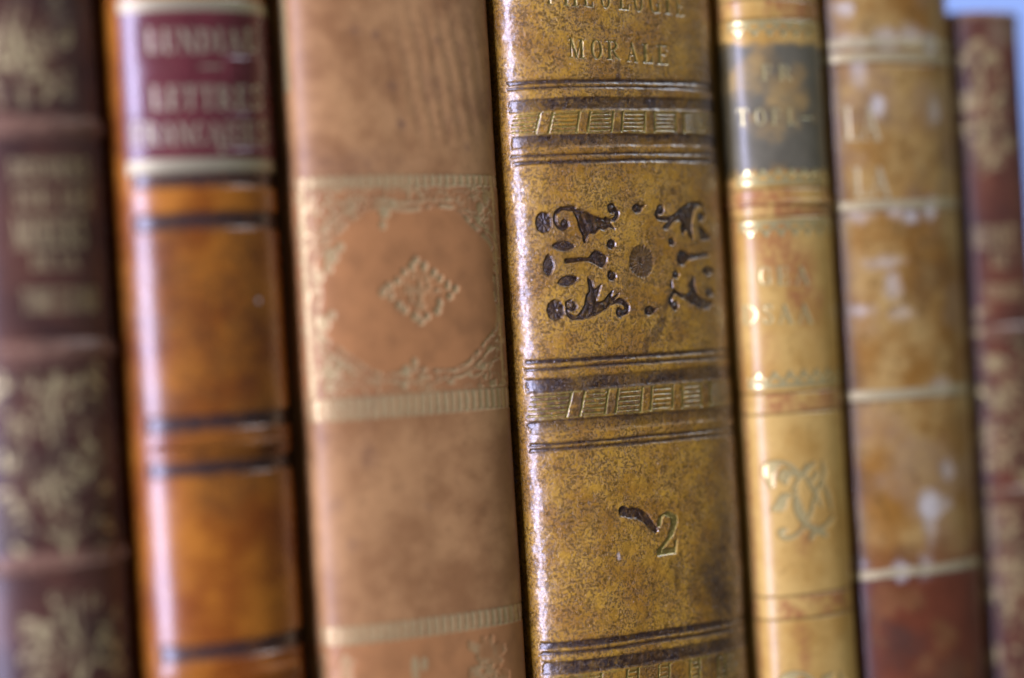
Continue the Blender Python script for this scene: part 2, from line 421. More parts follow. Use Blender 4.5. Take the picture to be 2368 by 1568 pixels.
# ------------------------------------------------------------------ gold floral tooling, used on the two red-brown books
def floral(b, cx, cy, w, h, part, seed, gold=1.0, n=26, f=1.0):
    """Symmetric spray of curls, petals and dots in a panel round the photo point (cx, cy); w, h in mm."""
    s0, z0 = b.uv(cx, cy); r = np.random.default_rng(seed)
    sl = b.sl(s0 - w / 2 - 1, s0 + w / 2 + 1, z0 - h / 2 - 1, z0 + h / 2 + 1)
    x, y = abs(b.S[sl] - s0 + .9 * noise2(b.S[sl], b.Z[sl], 5, seed + 40)), b.Z[sl] - z0 + .7 * noise2(b.S[sl], b.Z[sl], 4, seed + 41)
    sd = sd_stroke(x, y, curve([(.2, -h * .48), (.6, -h * .2), (.1, 0), (.6, h * .2), (.2, h * .48)]), .5)
    for k in range(n):
        px, py = r.uniform(.05, .46) * w, r.uniform(-.46, .46) * h
        kind = k % 3
        if kind == 0:
            a0 = r.uniform(0, 6.3); q = f * r.uniform(.9, 1.9); sg = r.choice((-1, 1))
            pts = [(px + q * (1 - .11 * i) * math.cos(a0 + sg * .75 * i), py + q * (1 - .11 * i) * math.sin(a0 + sg * .75 * i)) for i in range(8)]
            d = sd_stroke(x, y, pts, [f * (.3 + .05 * i) for i in range(8)])
        elif kind == 1:
            a0 = r.uniform(0, 6.3); q = f * r.uniform(.8, 1.7)
            ca, sa = math.cos(a0), math.sin(a0); u, v = (x - px) * ca + (y - py) * sa, -(x - px) * sa + (y - py) * ca
            d = sd_ell(u, v, 0, 0, q, q * .42)
        else:
            d = sd_ell(x, y, px, py, f * r.uniform(.3, .65), f * r.uniform(.3, .65))
        sd = np.minimum(sd, d)
    sd = np.maximum(sd, x - w / 2)
    b.paint(sl, sd, 'gold', gold * np.clip(.55 + 1.1 * noise2(b.S[sl], b.Z[sl], 2.2, seed + 42), .1, 1), h=-.08, part=part)

# ------------------------------------------------------------------ book 1: dark red-brown, far left
m1 = leather('maroon_calf', (.095, .038, .021), (.045, .020, .014), gold=(.58, .48, .22), rough=.42, spec=.38, gold_metal=.55, gold_rough=.45, mott=.12, gold_wear=.3, stain=(.24, .13, .075))
b1 = Book('dark maroon leather book with dense gold flower tooling, at the left end of the row', -74.5, -54.6, 2, 6.0, 2.0, 85, m1, m1, .14)
for y0, y1 in ((268, 312), (790, 835), (1280, 1318)):
    p = b1.new_part('raised_band')
    b1.band(y0, y1, .5, p, px=130)
    za, zb = b1.z(y1, 130), b1.z(y0, 130)
    sl = b1.sl(-99, 99, za, zb); b1.f['stain'][sl] = .9
p = b1.new_part('gilt_flowers'); floral(b1, 45, 95, 15, 17, p, 3, n=52, f=.68)
p = b1.new_part('lettering')
for i, (t, x0, x1, yb, cap) in enumerate((('DISCOURS', 25, 205, 415, 44), ('SUR LES', 35, 212, 482, 44), ('MOEURS', 35, 200, 575, 70), ('DE LA', 75, 180, 622, 34))):
    b1.text(t, x0, x1, yb, cap, p, slope=-.03)
p = b1.new_part('lettering'); b1.text('TOME SECOND', 55, 228, 722, 52, p, slope=-.03)
p = b1.new_part('gilt_flowers'); floral(b1, 135, 1065, 15, 23, p, 5, n=70, f=.65)
p = b1.new_part('gilt_flowers'); floral(b1, 185, 1480, 14, 11, p, 8, n=36, f=.65)
b1.build()

# ------------------------------------------------------------------ book 2: orange-brown calf with a red label
m2 = leather('orange_calf', (.36, .125, .012), (.20, .052, .006), gold=(.38, .34, .19), label=(.12, .026, .026), rough=.28, gold_metal=.5, gold_rough=.55, mott=.11, grain=.012, gold_wear=.15, dark=(.022, .018, .018), mid=.45)
b2 = Book('glossy orange-brown leather book with a dark red title label and thick raised bands', -54.3, -31.2, -1.0, 8.3, 2.0, 92, m2, m2, .13)
l2, e2 = b2.uv(284, 200)[0], b2.uv(318, 460)[0]
lab = b2.new_part('title_label', None, 'dark red title label with gold lettering and gold rules')
z0, z1 = b2.z(398, 470), b2.z(-2, 430)
sl = b2.sl(l2, b2.sv[-1] - 3.2, z0, z1)
sd = sd_box(b2.S[sl], b2.Z[sl], .0, (z0 + z1) / 2, 99, (z1 - z0) / 2)
b2.f['label'][sl] = 1; b2.lab[sl] = lab; b2.h[sl] += .12
for y0, y1, px in ((366, 396, 470), (-4, 20, 430)):
    p = b2.new_part('gilt_rule', lab); za, zb = b2.z(y1, px), b2.z(y0, px)
    q = b2.sl(l2, b2.sv[-1] - 3.2, za, zb); b2.f['gold'][q] = .9; b2.lab[q] = p
p = b2.new_part('lettering', lab); b2.text('LUNDIAU', 338, 602, 122, 54, p, slope=-.01)
b2.text('-', 460, 515, 172, 40, p)
p = b2.new_part('lettering', lab); b2.text('LETTRES', 350, 610, 254, 54, p, slope=-.01)
p = b2.new_part('lettering', lab); b2.text('FRANCAISES', 306, 622, 336, 50, p, slope=-.015)
q = b2.uv(512, 346); sl = b2.sl(q[0] - 1, q[0] + 1, q[1] - 1, q[1] + 1); b2.paint(sl, sd_ell(b2.S[sl], b2.Z[sl], *q, .35, .5), 'gold', .7, part=p)
for y0, y1 in ((428, 490), (992, 1062), (1518, 1590)):
    p = b2.new_part('raised_band'); b2.band(y0, y1, 1.7, p, b2.mid(y0) + 10, e2, b2.sv[-1] - 9)
for y, t in ((412, 36), (509, 38), (972, 36), (1077, 32), (1497, 38)):
    p = b2.new_part('blind_rule'); b2.hline(y, t, h=-.3, soft=.6, part=p, seed=int(y), s_a=e2 - .6, px=b2.mid(y) + 10)
for px, py, r in ((598, 695, .55),):
    q = b2.uv(px, py); sl = b2.sl(q[0] - 2, q[0] + 2, q[1] - 2, q[1] + 2)
    b2.paint(sl, sd_ell(b2.S[sl], b2.Z[sl], *q, .28, .28), 'pale', 1)
b2.f['stain'] += .55 * smooth(.0, .9, noise2(b2.S, b2.Z, 14, 3))
b2.build()

# ------------------------------------------------------------------ book 3: pink-tan calf with gilt rolls and a cartouche panel
m3 = leather('pink_tan_calf', (.40, .210, .074), (.26, .122, .040), gold=(.50, .39, .17), label=(.39, .175, .055), rough=.5, spec=.32, gold_metal=.45, gold_rough=.42, mott=.12, grain=.03, gold_wear=.55, stain=(.10, .05, .035), mid=.3)
b3 = Book('pinkish tan leather book with a gilt panel holding a small diamond ornament', -30.9, 0.1, -2.6, 5.2, 2.5, 95, m3, m3, .11)
def panel3(py0, py1):
    z1, z0 = b3.z(py0), b3.z(py1)
    sl = b3.sl(-99, 99, z0, z1); b3.f['label'][sl] = np.maximum(b3.f['label'][sl], .85)
    return z0, z1
def roll3(py0, py1):
    p = b3.new_part('gilt_roll'); z1, z0 = b3.z(py0), b3.z(py1)
    sl = b3.sl(b3.uv(682, 415)[0], b3.sv[-1] - 1.2, z0 - .2, z1 + .2); S, Z = b3.S[sl], b3.Z[sl]
    tick = abs(((S + .15 * noise2(S, Z, 3, 4)) / 1.15) % 1 - .5) - .36
    sd = np.maximum(np.maximum(tick * 1.15, z0 - Z), Z - z1)
    edge = np.minimum(abs(Z - z0 - .15), abs(Z - z1 + .15)) - .09
    b3.paint(sl, sd, 'gold', .8, h=-.06); b3.paint(sl, edge, 'dark', .35, soft=.3, h=-.1)
    b3.lab[sl][(Z > z0) & (Z < z1)] = p
zp0, zp1 = panel3(435, 903)
panel3(1468, 1640)
for y0, y1 in ((404, 432), (908, 958), (1424, 1466)): roll3(y0, y1)
# frame of the panel
fr = b3.new_part('gilt_frame')
sA, sB = b3.uv(708, 670)[0], b3.uv(1152, 670)[0]
cxs, cz = (b3.uv(735, 650)[0] + b3.uv(1142, 650)[0]) / 2, (zp0 + zp1) / 2
sl = b3.sl(sA - 1.5, sB + 1.5, zp0, zp1); S, Z = b3.S[sl], b3.Z[sl]
hw, hh = (b3.uv(1142, 650)[0] - b3.uv(735, 650)[0]) / 2, (zp1 - zp0) / 2 - 2.8
u, v = (S - cxs) / hw, (Z - cz) / hh
ang = np.arctan2(v, u)
rr = (abs(u) ** 2.6 + abs(v) ** 2.6) ** (1 / 2.6) + .035 * np.cos(ang * 8)
inner = (rr - 1) * min(hw, hh)
b3.f['stain'][sl] = np.maximum(b3.f['stain'][sl], .38 * (inner > 0))
b3.f['label'][sl] = np.where(inner < 0, 1.0, b3.f['label'][sl] * .75)
b3.paint(sl, np.maximum(np.minimum(abs(inner - .35) - .28, abs(inner - 1.3) - .16), .25 - abs(noise2(S, Z, 1.4, 23))), 'gold', .6, h=-.12, part=fr)
orn = np.maximum(np.minimum(abs(noise2(S, Z, 2.0, 8)) - .10, abs(noise2(S, Z, 1.3, 9)) - .07), .9 - inner)
b3.paint(sl, orn * 2, 'gold', .75, h=-.08, part=fr)
b3.paint(sl, np.minimum(abs(S - sA) - .42, abs(S - sB) - .25), 'gold', .95, h=-.08, part=fr)
b3.paint(sl, abs(S - sA - 1.6) - .1, 'gold', .6, part=fr)
for px, py, a in ((765, 592, 1.0), (735, 640, .8), (745, 750, 1.0), (765, 865, .9), (890, 490, .8), (940, 858, .7), (1110, 480, .7)):
    q = b3.uv(px, py); d = np.minimum(sd_ell(S, Z, q[0], q[1], a, a * 1.1), np.minimum(sd_ell(S, Z, q[0] + 1.3, q[1] + 1.1, .5, .6), sd_ell(S, Z, q[0] - .4, q[1] - 1.7, .5, .6)))
    b3.paint(sl, d, 'gold', .85, h=-.1, part=fr)
# diamond of small gilt beads
dm = b3.new_part('gilt_diamond')
c = b3.uv(972, 672); ex = (b3.uv(1060, 668)[0] - c[0]) * .92; ez = (b3.uv(972, 592)[1] - c[1]) * .9
sl = b3.sl(c[0] - ex - 2, c[0] + ex + 2, c[1] - ez - 2, c[1] + ez + 2); S, Z = b3.S[sl], b3.Z[sl]
sd = np.full(S.shape, 9.0)
for k in range(20):
    t = k / 20 * 4; i = int(t); f = t - i
    cs = [(1, 0), (0, 1), (-1, 0), (0, -1), (1, 0)]
    qx = c[0] + ex * (cs[i][0] * (1 - f) + cs[i + 1][0] * f); qz = c[1] + ez * (cs[i][1] * (1 - f) + cs[i + 1][1] * f); qx += rng.normal(0, .22); qz += rng.normal(0, .22)
    sd = np.minimum(sd, sd_ell(S, Z, qx, qz, .45 + .2 * rng.random(), .5 + .2 * rng.random()))
b3.paint(sl, sd - .35, 'stain', .6, soft=.8); b3.paint(sl, (abs(S - c[0]) / ex + abs(Z - c[1]) / ez - 1) * 3, 'stain', .45, soft=1.0); dmd = np.maximum(abs(S - c[0]) / ex + abs(Z - c[1]) / ez - 1, .12 - abs(noise2(S, Z, 1.3, 31))); b3.paint(sl, np.maximum(dmd + .3, .2 - abs(noise2(S, Z, 1.3, 31))), 'gold', .4, h=-.1, part=dm)
b3.paint(sl, sd, 'gold', .75, h=-.15, part=dm)
sd = np.minimum(sd_ell(S, Z, *c, .5, 1.6), sd_ell(S, Z, *c, 1.6, .45))
b3.paint(sl, sd, 'gold', .35, h=-.1, part=dm)
# lower panel's ornament
q = b3.uv(960, 1545); sl = b3.sl(q[0] - 4, q[0] + 4, q[1] - 4, q[1] + 4)
p = b3.new_part('gilt_flowers'); b3.paint(sl, np.minimum(sd_ell(b3.S[sl], b3.Z[sl], q[0], q[1], .6, 1.6), sd_ell(b3.S[sl], b3.Z[sl], q[0] + 1.4, q[1] + .4, .5, .9)), 'gold', .8, part=p)
for px, py in ((760, 1555), (1130, 1540)): floral(b3, px, py, 7, 6, p, px, .6, 12)
# gilt rule on the upper left shoulder
p = b3.new_part('gilt_rule'); za = b3.z(215, 655)
sa = b3.uv(655, 100)[0]; sl = b3.sl(sa - .5, sa + 1.0, za, 70); b3.f['gold'][sl] = 1; b3.lab[sl] = p
# wrinkles and marks
hx = np.zeros(b3.S.shape)
wr = np.sin((b3.S * 2.6 + .5 * b3.Z + 1.6 * noise2(b3.S, b3.Z, 8, 6)))
hx += .028 * wr * smooth(24, 30, b3.Z) * smooth(-6, 2, b3.S) * smooth(48, 40, b3.Z)
b3.f['stain'] += .14 * np.clip(-wr, 0, 1) * smooth(24, 30, b3.Z) * smooth(-6, 2, b3.S) * smooth(50, 40, b3.Z)
for px, py, a, d in ((928, 285, .5, .9), (905, 200, .7, .5), (870, 80, .5, .6), (1010, 95, .5, .6), (820, 70, .7, .5), (1080, 340, .4, .5), (775, 1170, .9, .35), (815, 1420 - 160, .8, .35), (990, 1170, .5, .3), (855, 1060, 1.2, .3)):
    q = b3.uv(px, py); sl = b3.sl(q[0] - 3, q[0] + 3, q[1] - 3, q[1] + 3)
    b3.paint(sl, sd_ell(b3.S[sl], b3.Z[sl], *q, a, a), 'stain', d, soft=1.2)
z = b3.z(380); b3.f['stain'] += .35 * np.exp(-((b3.Z - z) / 2.2) ** 2) * smooth(6, -10, b3.S)
b3.f['stain'] += .28 * smooth(.2, 1.0, noise2(b3.S, b3.Z, 10, 12))
b3.build(hx)

# ------------------------------------------------------------------ book 4: mottled ochre calf, in focus
m4 = leather('mottled_ochre_calf', (.45, .245, .026), (.31, .145, .013), dark=(.020, .008, .004), gold=(.30, .24, .05), rough=.29, pores=.82, pore_scale=3.6, grain=.055, mott=.14,
             gold_metal=.8, gold_rough=.33, gold_wear=.55, stain=(.050, .024, .009), coat=.6, mid=.45)
b4 = Book('speckled ochre leather book with dark stamped flowers and the number 2 on its spine', 0.4, 37.5, -5.4, 7.4, 2.45, 92, m4, m4, .075)
c1 = lambda x, y: (1098 + .2685 * x, .2685 * y)
c2 = lambda x, y: (1098 + .2685 * x, 404.6 + .2685 * y)
c4 = lambda x, y: (1098 + .2685 * x, 1152 + .2685 * y)
hx4 = np.zeros(b4.S.shape)
s_l, s_r = b4.uv(1192, 500)[0], b4.sv[-1] - 1.5
def rule4(py, th, val=1.0, h=-.15, wob=.07, seed=1, soft=.18, px=1435, part='blind_rule'):
    p = b4.new_part(part, 0)
    z0 = b4.z(py, px); t = abs(b4.z(py - th / 2, px) - b4.z(py + th / 2, px)) / 2
    sl = b4.sl(s_l - 1, s_r + 1, z0 - t - 2, z0 + t + 2); S, Z = b4.S[sl], b4.Z[sl]
    sd = abs(Z - z0 - wob * noise2(S, Z * 0 + py, 9, seed, 2)) - t - .5 * wob * noise2(S, Z, 1.2, seed + 5, 3)
    sd = np.maximum(sd, np.maximum(s_l + .3 * noise2(S, Z, .5, seed) - S, S - s_r))
    b4.paint(sl, sd, 'dark', val, soft=soft, h=h, hsoft=.5, part=p)
    b4.paint(sl, sd - .15, 'stain', .45, soft=.6)
def wide4(py0, py1, px, seed, top=.95, bot=.4):
    """Broad browned fillet, darker on one edge and broken up by wear."""
    p = b4.new_part('blind_rule', 0); z1, z0 = b4.z(py0, px), b4.z(py1, px)
    sl = b4.sl(s_l - 1, s_r + 1, z0 - 2, z1 + 2); S, Z = b4.S[sl], b4.Z[sl]
    zz = Z - .08 * noise2(S, Z * 0, 8, seed, 2)
    sd = np.maximum(np.maximum(z0 - zz, zz - z1), np.maximum(s_l + .3 * noise2(S, Z, .5, seed) - S, S - s_r))
    g = np.clip((zz - z0) / (z1 - z0), 0, 1)
    w = bot + (top - bot) * g
    w = np.clip(w + .35 * noise2(S, Z, 4, seed + 3, 4), .15, 1)
    m = b4.paint(sl, sd, None, 1, h=-.15, hsoft=.6, part=p)
    mm = np.clip(.5 - sd / .25, 0, 1)
    b4.f['dark'][sl] = np.maximum(b4.f['dark'][sl], mm * w)
    b4.f['dark'][sl] = np.maximum(b4.f['dark'][sl], .9 * np.exp(-((zz - (z1 if top > bot else z0)) / .14) ** 2) * (S > s_l) * (S < s_r))
def gilt4(py0, py1, px, bars, seed, slant=(.30, .02)):
    """Roll of small gilt blocks of five rules between upright bars; bars = photo x of each bar on the roll's middle line."""
    p = b4.new_part('gilt_roll', 0); z1, z0 = b4.z(py0, px), b4.z(py1, px); zc = (z0 + z1) / 2; hz = (z1 - z0) / 2 - .12
    pm = (py0 + py1) / 2
    sl = b4.sl(s_l - 2, s_r + 1, z0 - 1, z1 + 1); S, Z = b4.S[sl], b4.Z[sl]
    sq = [b4.uv(x, pm + (px - x) * .02)[0] for x in bars]
    fr = np.clip((S - sq[0]) / (sq[-1] - sq[0]), 0, 1)
    T = S - (slant[0] + (slant[1] - slant[0]) * fr) * (Z - zc)
    sd = np.full(S.shape, 9.0); half = .19
    for x in sq: sd = np.minimum(sd, sd_box(T, Z, x, zc, half, hz))
    ln = abs(((Z - zc) / (2 * hz) * 5.2 + .5) % 1 - .5) / 5.2 * 2 * hz - .085
    blocks = [(sq[i], sq[i + 1]) for i in range(1, len(sq) - 1, 2)] + [(s_l, sq[0])] + [(sq[-1], s_r)]
    blk = np.full(S.shape, 9.0)
    for x0, x1 in blocks: blk = np.minimum(blk, sd_box(T, Z, (x0 + x1) / 2, zc, (x1 - x0) / 2 - .30, hz * .93))
    sd = np.minimum(sd, np.maximum(ln, blk))
    sd = sd + .05 * noise2(S, Z, .5, seed)
    b4.paint(sl, sd, 'gold', .95, soft=.08, h=-.11, hsoft=.18, part=p)
    b4.paint(sl, sd - .04, 'stain', .5, soft=.2)
    base = np.maximum(abs(Z - zc) - hz, np.maximum(s_l - S, S - s_r))
    b4.paint(sl, base, 'stain', .16, soft=.4)
    for zz in (z0 + .1, z1 - .1): b4.paint(sl, np.maximum(abs(Z - zz) - .07, np.maximum(s_l + 1 - S, S - s_r + 1)) + .07 * noise2(S, Z, 1.5, seed + 3), 'gold', .55, soft=.1)
X = lambda *v: [1098 + .2685 * q for q in v]
# upper group
rule4(189, 9, .95, seed=2); rule4(201, 5, .85, seed=3, soft=.12)
wide4(227, 254, 1435, 4, .9, .75)
gilt4(256, 308, 1435, X(540, 655, 890, 985, 1185, 1270, 1463, 1548, 1728, 1800), 5)
wide4(311, 337, 1435, 6, .9, .45)
rule4(355, 5, .9, seed=7); rule4(371, 8, .9, seed=8)
# middle group
rule4(825, 9, .98, seed=12); rule4(842, 7, .95, seed=13)
wide4(862, 893, 1435, 14, .8, .98)
gilt4(897, 958, 1435, X(810, 925, 1135, 1225, 1435, 1520, 1705, 1790, 1950, 2030), 15)
wide4(962, 990, 1435, 16, .85, .35)
rule4(1014, 6, .95, seed=17); rule4(1028, 8, .85, seed=18)
# bottom group
rule4(1474, 15, .98, seed=22, px=1460); rule4(1492, 8, .9, seed=23, px=1460)
wide4(1512, 1541, 1460, 24, .9, .95)
gilt4(1545, 1606, 1460, X(1080, 1310, 1410, 1590, 1680, 1860, 1940, 2100, 2160), 25, (.15, .02))
# lettering
p = b4.new_part('lettering', 0)
for ch, x0, x1, yb in (('T', 605, 690, 35), ('H', 765, 895, 47), ('E', 938, 1025, 55), ('O', 1085, 1175, 66), ('L', 1243, 1335, 80), ('O', 1375, 1455, 95), ('G', 1508, 1605, 107), ('I', 1640, 1695, 117), ('E', 1735, 1805, 132)):
    b4.letter(ch, c1(x0, yb), c1(x1, yb + .09 * (x1 - x0)), c1(x0 - 12, yb - 165), p, .85, .7, -.15)
p = b4.new_part('lettering', 0)
for ch, x0, x1, yb in (('M', 812, 948, 498), ('O', 1000, 1104, 506), ('R', 1140, 1256, 512), ('A', 1312, 1402, 530), ('L', 1446, 1540, 540), ('E', 1574, 1670, 552)):
    b4.letter(ch, c1(x0, yb), c1(x1, yb + .06 * (x1 - x0)), c1(x0 - 6, yb - 166), p, .85, .7, -.15)
p = b4.new_part('volume_number', 0)
b4.letter('2', c4(1562, 500), c4(1745, 470), c4(1560, 140), p, .95, .3, -.2)
# stamped ornament
def P4(pts): return [b4.uv(*c2(*q)) for q in pts]
k4 = abs(P4([(1100, 745)])[0][0] - P4([(1200, 745)])[0][0]) / 100          # mm per crop pixel across
def stamp(sdf, bb, part, val=1.0, h=-.28, rel=None):
    pts = np.array(P4([(bb[0], bb[1]), (bb[2], bb[1]), (bb[0], bb[3]), (bb[2], bb[3])]))
    sl = b4.sl(pts[:, 0].min() - .8, pts[:, 0].max() + .8, pts[:, 1].min() - .8, pts[:, 1].max() + .8)
    S, Z = b4.S[sl], b4.Z[sl]
    sd = sdf(S, Z) + .07 * noise2(S, Z, .7, int(bb[0]), 3)
    b4.paint(sl, sd, 'dark', val, soft=.14, h=h, hsoft=.22, part=part)
    b4.paint(sl, sd - .12, 'stain', .5, soft=.5)
    if rel is not None: hx4[sl] += np.where(sd < 0, rel(S, Z), 0)
    else: hx4[sl] += np.where(sd < 0, .07 * noise2(S, Z, .55, 77, 2) * smooth(0, -.2, sd), 0)
def ellipse(cx, cy, rx, ry, part, petals=0, tip=None, val=1.0, h=-.28):
    c, e, f = P4([(cx, cy), (cx + rx, cy), (cx, cy - ry)]); a, b_ = abs(e[0] - c[0]), abs(f[1] - c[1])
    def g(S, Z):
        d = sd_ell(S, Z, c[0], c[1], a, b_)
        if petals: d = d + .03 * np.cos(petals * np.arctan2((Z - c[1]) / b_, (S - c[0]) / a))
        if tip:
            t = P4([tip])[0]; d = np.minimum(d, sd_stroke(S, Z, [c, t], [1.5 * min(a, b_), .08]))
        return d
    def rel(S, Z):
        an = np.arctan2((Z - c[1]) / b_, (S - c[0]) / a); r = np.hypot((Z - c[1]) / b_, (S - c[0]) / a)
        return (.03 * np.cos(an * (petals or 3)) * smooth(.1, .5, r) - .1 * (r < .18)) if petals else .20 * np.clip(1 - r, 0, 1)
    stamp(g, (cx - rx * 1.6, cy - ry * 1.6, cx + rx * 1.6, cy + ry * 1.6), part, val, h, rel)
def lens(cx, cy, hw, hh, part, rot=0.0):
    r = math.radians(rot); n = 12; pts = []
    for i in range(n):
        t = 2 * math.pi * i / n
        x, y = hw * math.copysign(abs(math.cos(t)) ** 1.25, math.cos(t)), hh * math.copysign(abs(math.sin(t)) ** 1.25, math.sin(t))
        pts.append((cx + x * math.cos(r) - y * math.sin(r), cy + x * math.sin(r) + y * math.cos(r)))
    q = P4(pts); m = max(hw, hh)
    c = np.mean(q, axis=0)
    stamp(lambda S, Z: sd_poly(S, Z, q), (cx - m, cy - m, cx + m, cy + m), part, 1, -.26, lambda S, Z: .12 * np.clip(1 - np.hypot(S - c[0], Z - c[1]) / (m * k4), 0, 1))
def shape(part, poly=None, strokes=(), dots=()):
    pts = list(poly or [])
    q = P4(closed(poly, 4)) if poly else None
    ss = [(P4(curve(a, 5)), w) for a, w in strokes]; dd = [(P4([(x, y)])[0], r * k4) for x, y, r in dots]
    for a, w in strokes: pts += list(a)
    for x, y, r in dots: pts += [(x - r, y - r), (x + r, y + r)]
    def g(S, Z):
        d = sd_poly(S, Z, q) if q else np.full(S.shape, 9.0)
        for a, w in ss: d = np.minimum(d, sd_stroke(S, Z, a, list(np.interp(np.linspace(0, 1, len(a)), np.linspace(0, 1, len(w)), np.array(w) * k4))))
        for (x, y), r in dd: d = np.minimum(d, sd_ell(S, Z, x, y, r, r * 1.15))
        return d
    P_ = np.array(pts)
    def rel(S, Z):
        d = g(S, Z); r = .10 * smooth(-.05, -.55, d) + .05 * np.sin(S * 5 + 3 * noise2(S, Z, 2, 5)) * smooth(-.1, -.4, d)
        for (x, y), rr in dd: r = np.maximum(r, .26 * np.clip(1 - np.hypot(S - x, (Z - y)) / rr, 0, 1))
        return r
    stamp(g, (P_[:, 0].min() - 30, P_[:, 1].min() - 30, P_[:, 0].max() + 30, P_[:, 1].max() + 30), part, 1, -.28, rel)
def np_(name='stamped_leaf'): return b4.new_part(name, 0)
p = np_('stamped_flower'); ellipse(592, 410, 70, 90, p, 9)
p = np_('stamped_flower'); ellipse(697, 1165, 78, 92, p, 9)
p = np_('stamped_flower'); ellipse(1438, 745, 102, 140, p, 21, val=.62, h=-.10)
for a in ((765, 612, 100, 46, 2), (635, 780, 50, 95, 0), (805, 910, 92, 48, -14), (2005, 825, 52, 42, 0)):
    lens(a[0], a[1], a[2], a[3], np_('stamped_lozenge'), a[4])
for x, y, r in ((1178, 597, 40), (1183, 868, 42), (1695, 575, 34), (1735, 860, 32), (1950, 360, 32), (2025, 1010, 34)):
    ellipse(x, y, r * .9, r * 1.05, np_('stamped_bead'))
ellipse(1400, 288, 42, 42, np_('stamped_bead'), tip=(1470, 262)); ellipse(1510, 1168, 46, 40, np_('stamped_bead'), tip=(1578, 1148))
shape(np_(), [(835, 292), (900, 298), (965, 318), (1040, 350), (1110, 372), (1165, 380), (1180, 410), (1215, 472), (1165, 452), (1120, 480), (1075, 470), (1045, 505), (985, 515), (950, 592), (930, 530), (905, 470), (880, 390), (850, 335)],
      [([(765, 405), (800, 440), (765, 462), (715, 445), (688, 390), (700, 330), (760, 290), (850, 292)], (30, 26, 24, 26, 22, 22, 26, 40)), ([(1130, 378), (1195, 385), (1228, 350), (1215, 305), (1180, 285)], (30, 34, 40, 44, 50))], [(1182, 288, 36), (775, 420, 30)])
shape(np_(), [(870, 1235), (905, 1190), (945, 1120), (960, 1030), (985, 1000), (972, 885), (1012, 915), (1035, 975), (1085, 950), (1075, 1020), (1055, 1085), (1110, 1085), (1150, 1030), (1190, 995), (1190, 1045), (1245, 1015), (1215, 1075), (1160, 1135), (1090, 1190), (1000, 1225), (940, 1240)],
      [([(840, 1115), (868, 1140), (840, 1165), (800, 1140), (795, 1100), (830, 1080)], (26, 24, 24, 24, 20, 18)), ([(795, 1110), (800, 1190), (850, 1228), (930, 1230)], (22, 30, 34, 34)), ([(1180, 1105), (1250, 1085), (1305, 1120), (1305, 1175), (1250, 1190)], (30, 40, 46, 46, 50))], [(1252, 1182, 34), (842, 1125, 30)])
shape(np_(), [(1640, 385), (1720, 335), (1790, 272), (1860, 236), (1925, 238), (1968, 262), (1915, 275), (1890, 330), (1872, 440), (1882, 552), (1848, 530), (1822, 478), (1790, 512), (1768, 465), (1782, 412), (1730, 395), (1690, 450), (1640, 472), (1630, 440), (1668, 402)],
      [([(1600, 300), (1570, 325), (1590, 372), (1660, 378)], (40, 34, 30, 34)), ([(1920, 240), (1970, 265), (1985, 310)], (26, 20, 14))], [(1602, 298, 36)])
shape(np_(), [(1940, 440), (1985, 480), (2032, 545), (1975, 565), (1940, 545)])
shape(np_(), [(1700, 885), (1690, 960), (1740, 985), (1800, 1025), (1850, 1000), (1848, 940), (1888, 868), (1905, 980), (1965, 1062), (2050, 1092), (2055, 1115), (1990, 1155), (1905, 1132), (1830, 1085), (1760, 1045), (1715, 1000)],
      [([(1725, 1010), (1690, 1060), (1695, 1115), (1730, 1130)], (30, 36, 40, 44))], [(1725, 1128, 34)])
shape(np_('stamped_torch'), [(985, 712), (1018, 662), (1060, 648), (1095, 668), (1125, 682), (1142, 720), (1120, 790), (1082, 802), (1045, 772), (990, 748)], [([(790, 745), (860, 733), (1000, 725)], (38, 26, 30))])
shape(np_('stamped_torch'), [(1745, 700), (1765, 650), (1810, 655), (1850, 690), (1850, 725), (1805, 775), (1760, 765), (1738, 735)], [([(1840, 708), (1920, 698), (2005, 682)], (44, 32, 26))])
# brown smears, gouge, cracks, dark corner
def smear(conv, pts, w, val, field='stain', soft=1.2, part=None, h=0.0):
    q = [b4.uv(*conv(*t)) for t in curve(pts, 4)]; A = np.array(q); wm = max(w) * k4 if hasattr(w, '__len__') else w * k4
    sl = b4.sl(A[:, 0].min() - wm - 2, A[:, 0].max() + wm + 2, A[:, 1].min() - wm - 2, A[:, 1].max() + wm + 2); S, Z = b4.S[sl], b4.Z[sl]
    ww = list(np.interp(np.linspace(0, 1, len(q)), np.linspace(0, 1, len(w)), np.array(w) * k4)) if hasattr(w, '__len__') else w * k4
    sd = sd_stroke(S, Z, q, ww) + .25 * noise2(S, Z, 1.3, int(pts[0][0]) % 60, 4)
    b4.paint(sl, sd, field, val, soft=soft, part=part, h=h)
smear(c2, [(1700, 960), (1650, 1120), (1590, 1320), (1500, 1430), (1470, 1520)], (50, 60, 70, 80, 50), .9, soft=.5)
smear(c2, [(1290, 930), (1330, 1010), (1360, 1180)], 70, .35)
smear(c4, [(1275, 115), (1360, 130), (1450, 150), (1500, 210), (1560, 285)], (70, 85, 80, 60, 25), 1.0, 'dark', .2, b4.new_part('gouge_mark', 0), -.25)
smear(c1, [(1240, 560), (1235, 680), (1250, 800), (1240, 930)], (25, 45, 50, 30), .8, soft=.5)
smear(c1, [(1240, 180), (1250, 300), (1290, 400)], (14, 20, 14), .5, soft=.5)
smear(c1, [(830, 1195), (920, 1205), (1010, 1195)], (30, 75, 40), .9, 'dark', .4)
smear(c1, [(1090, 235), (1110, 260)], 24, .8, 'dark', .3)
smear(c1, [(390, 220), (450, 210)], 18, .6, 'dark', .3)
smear(c2, [(1690, 128), (1705, 140)], 28, .7, 'dark', .4)
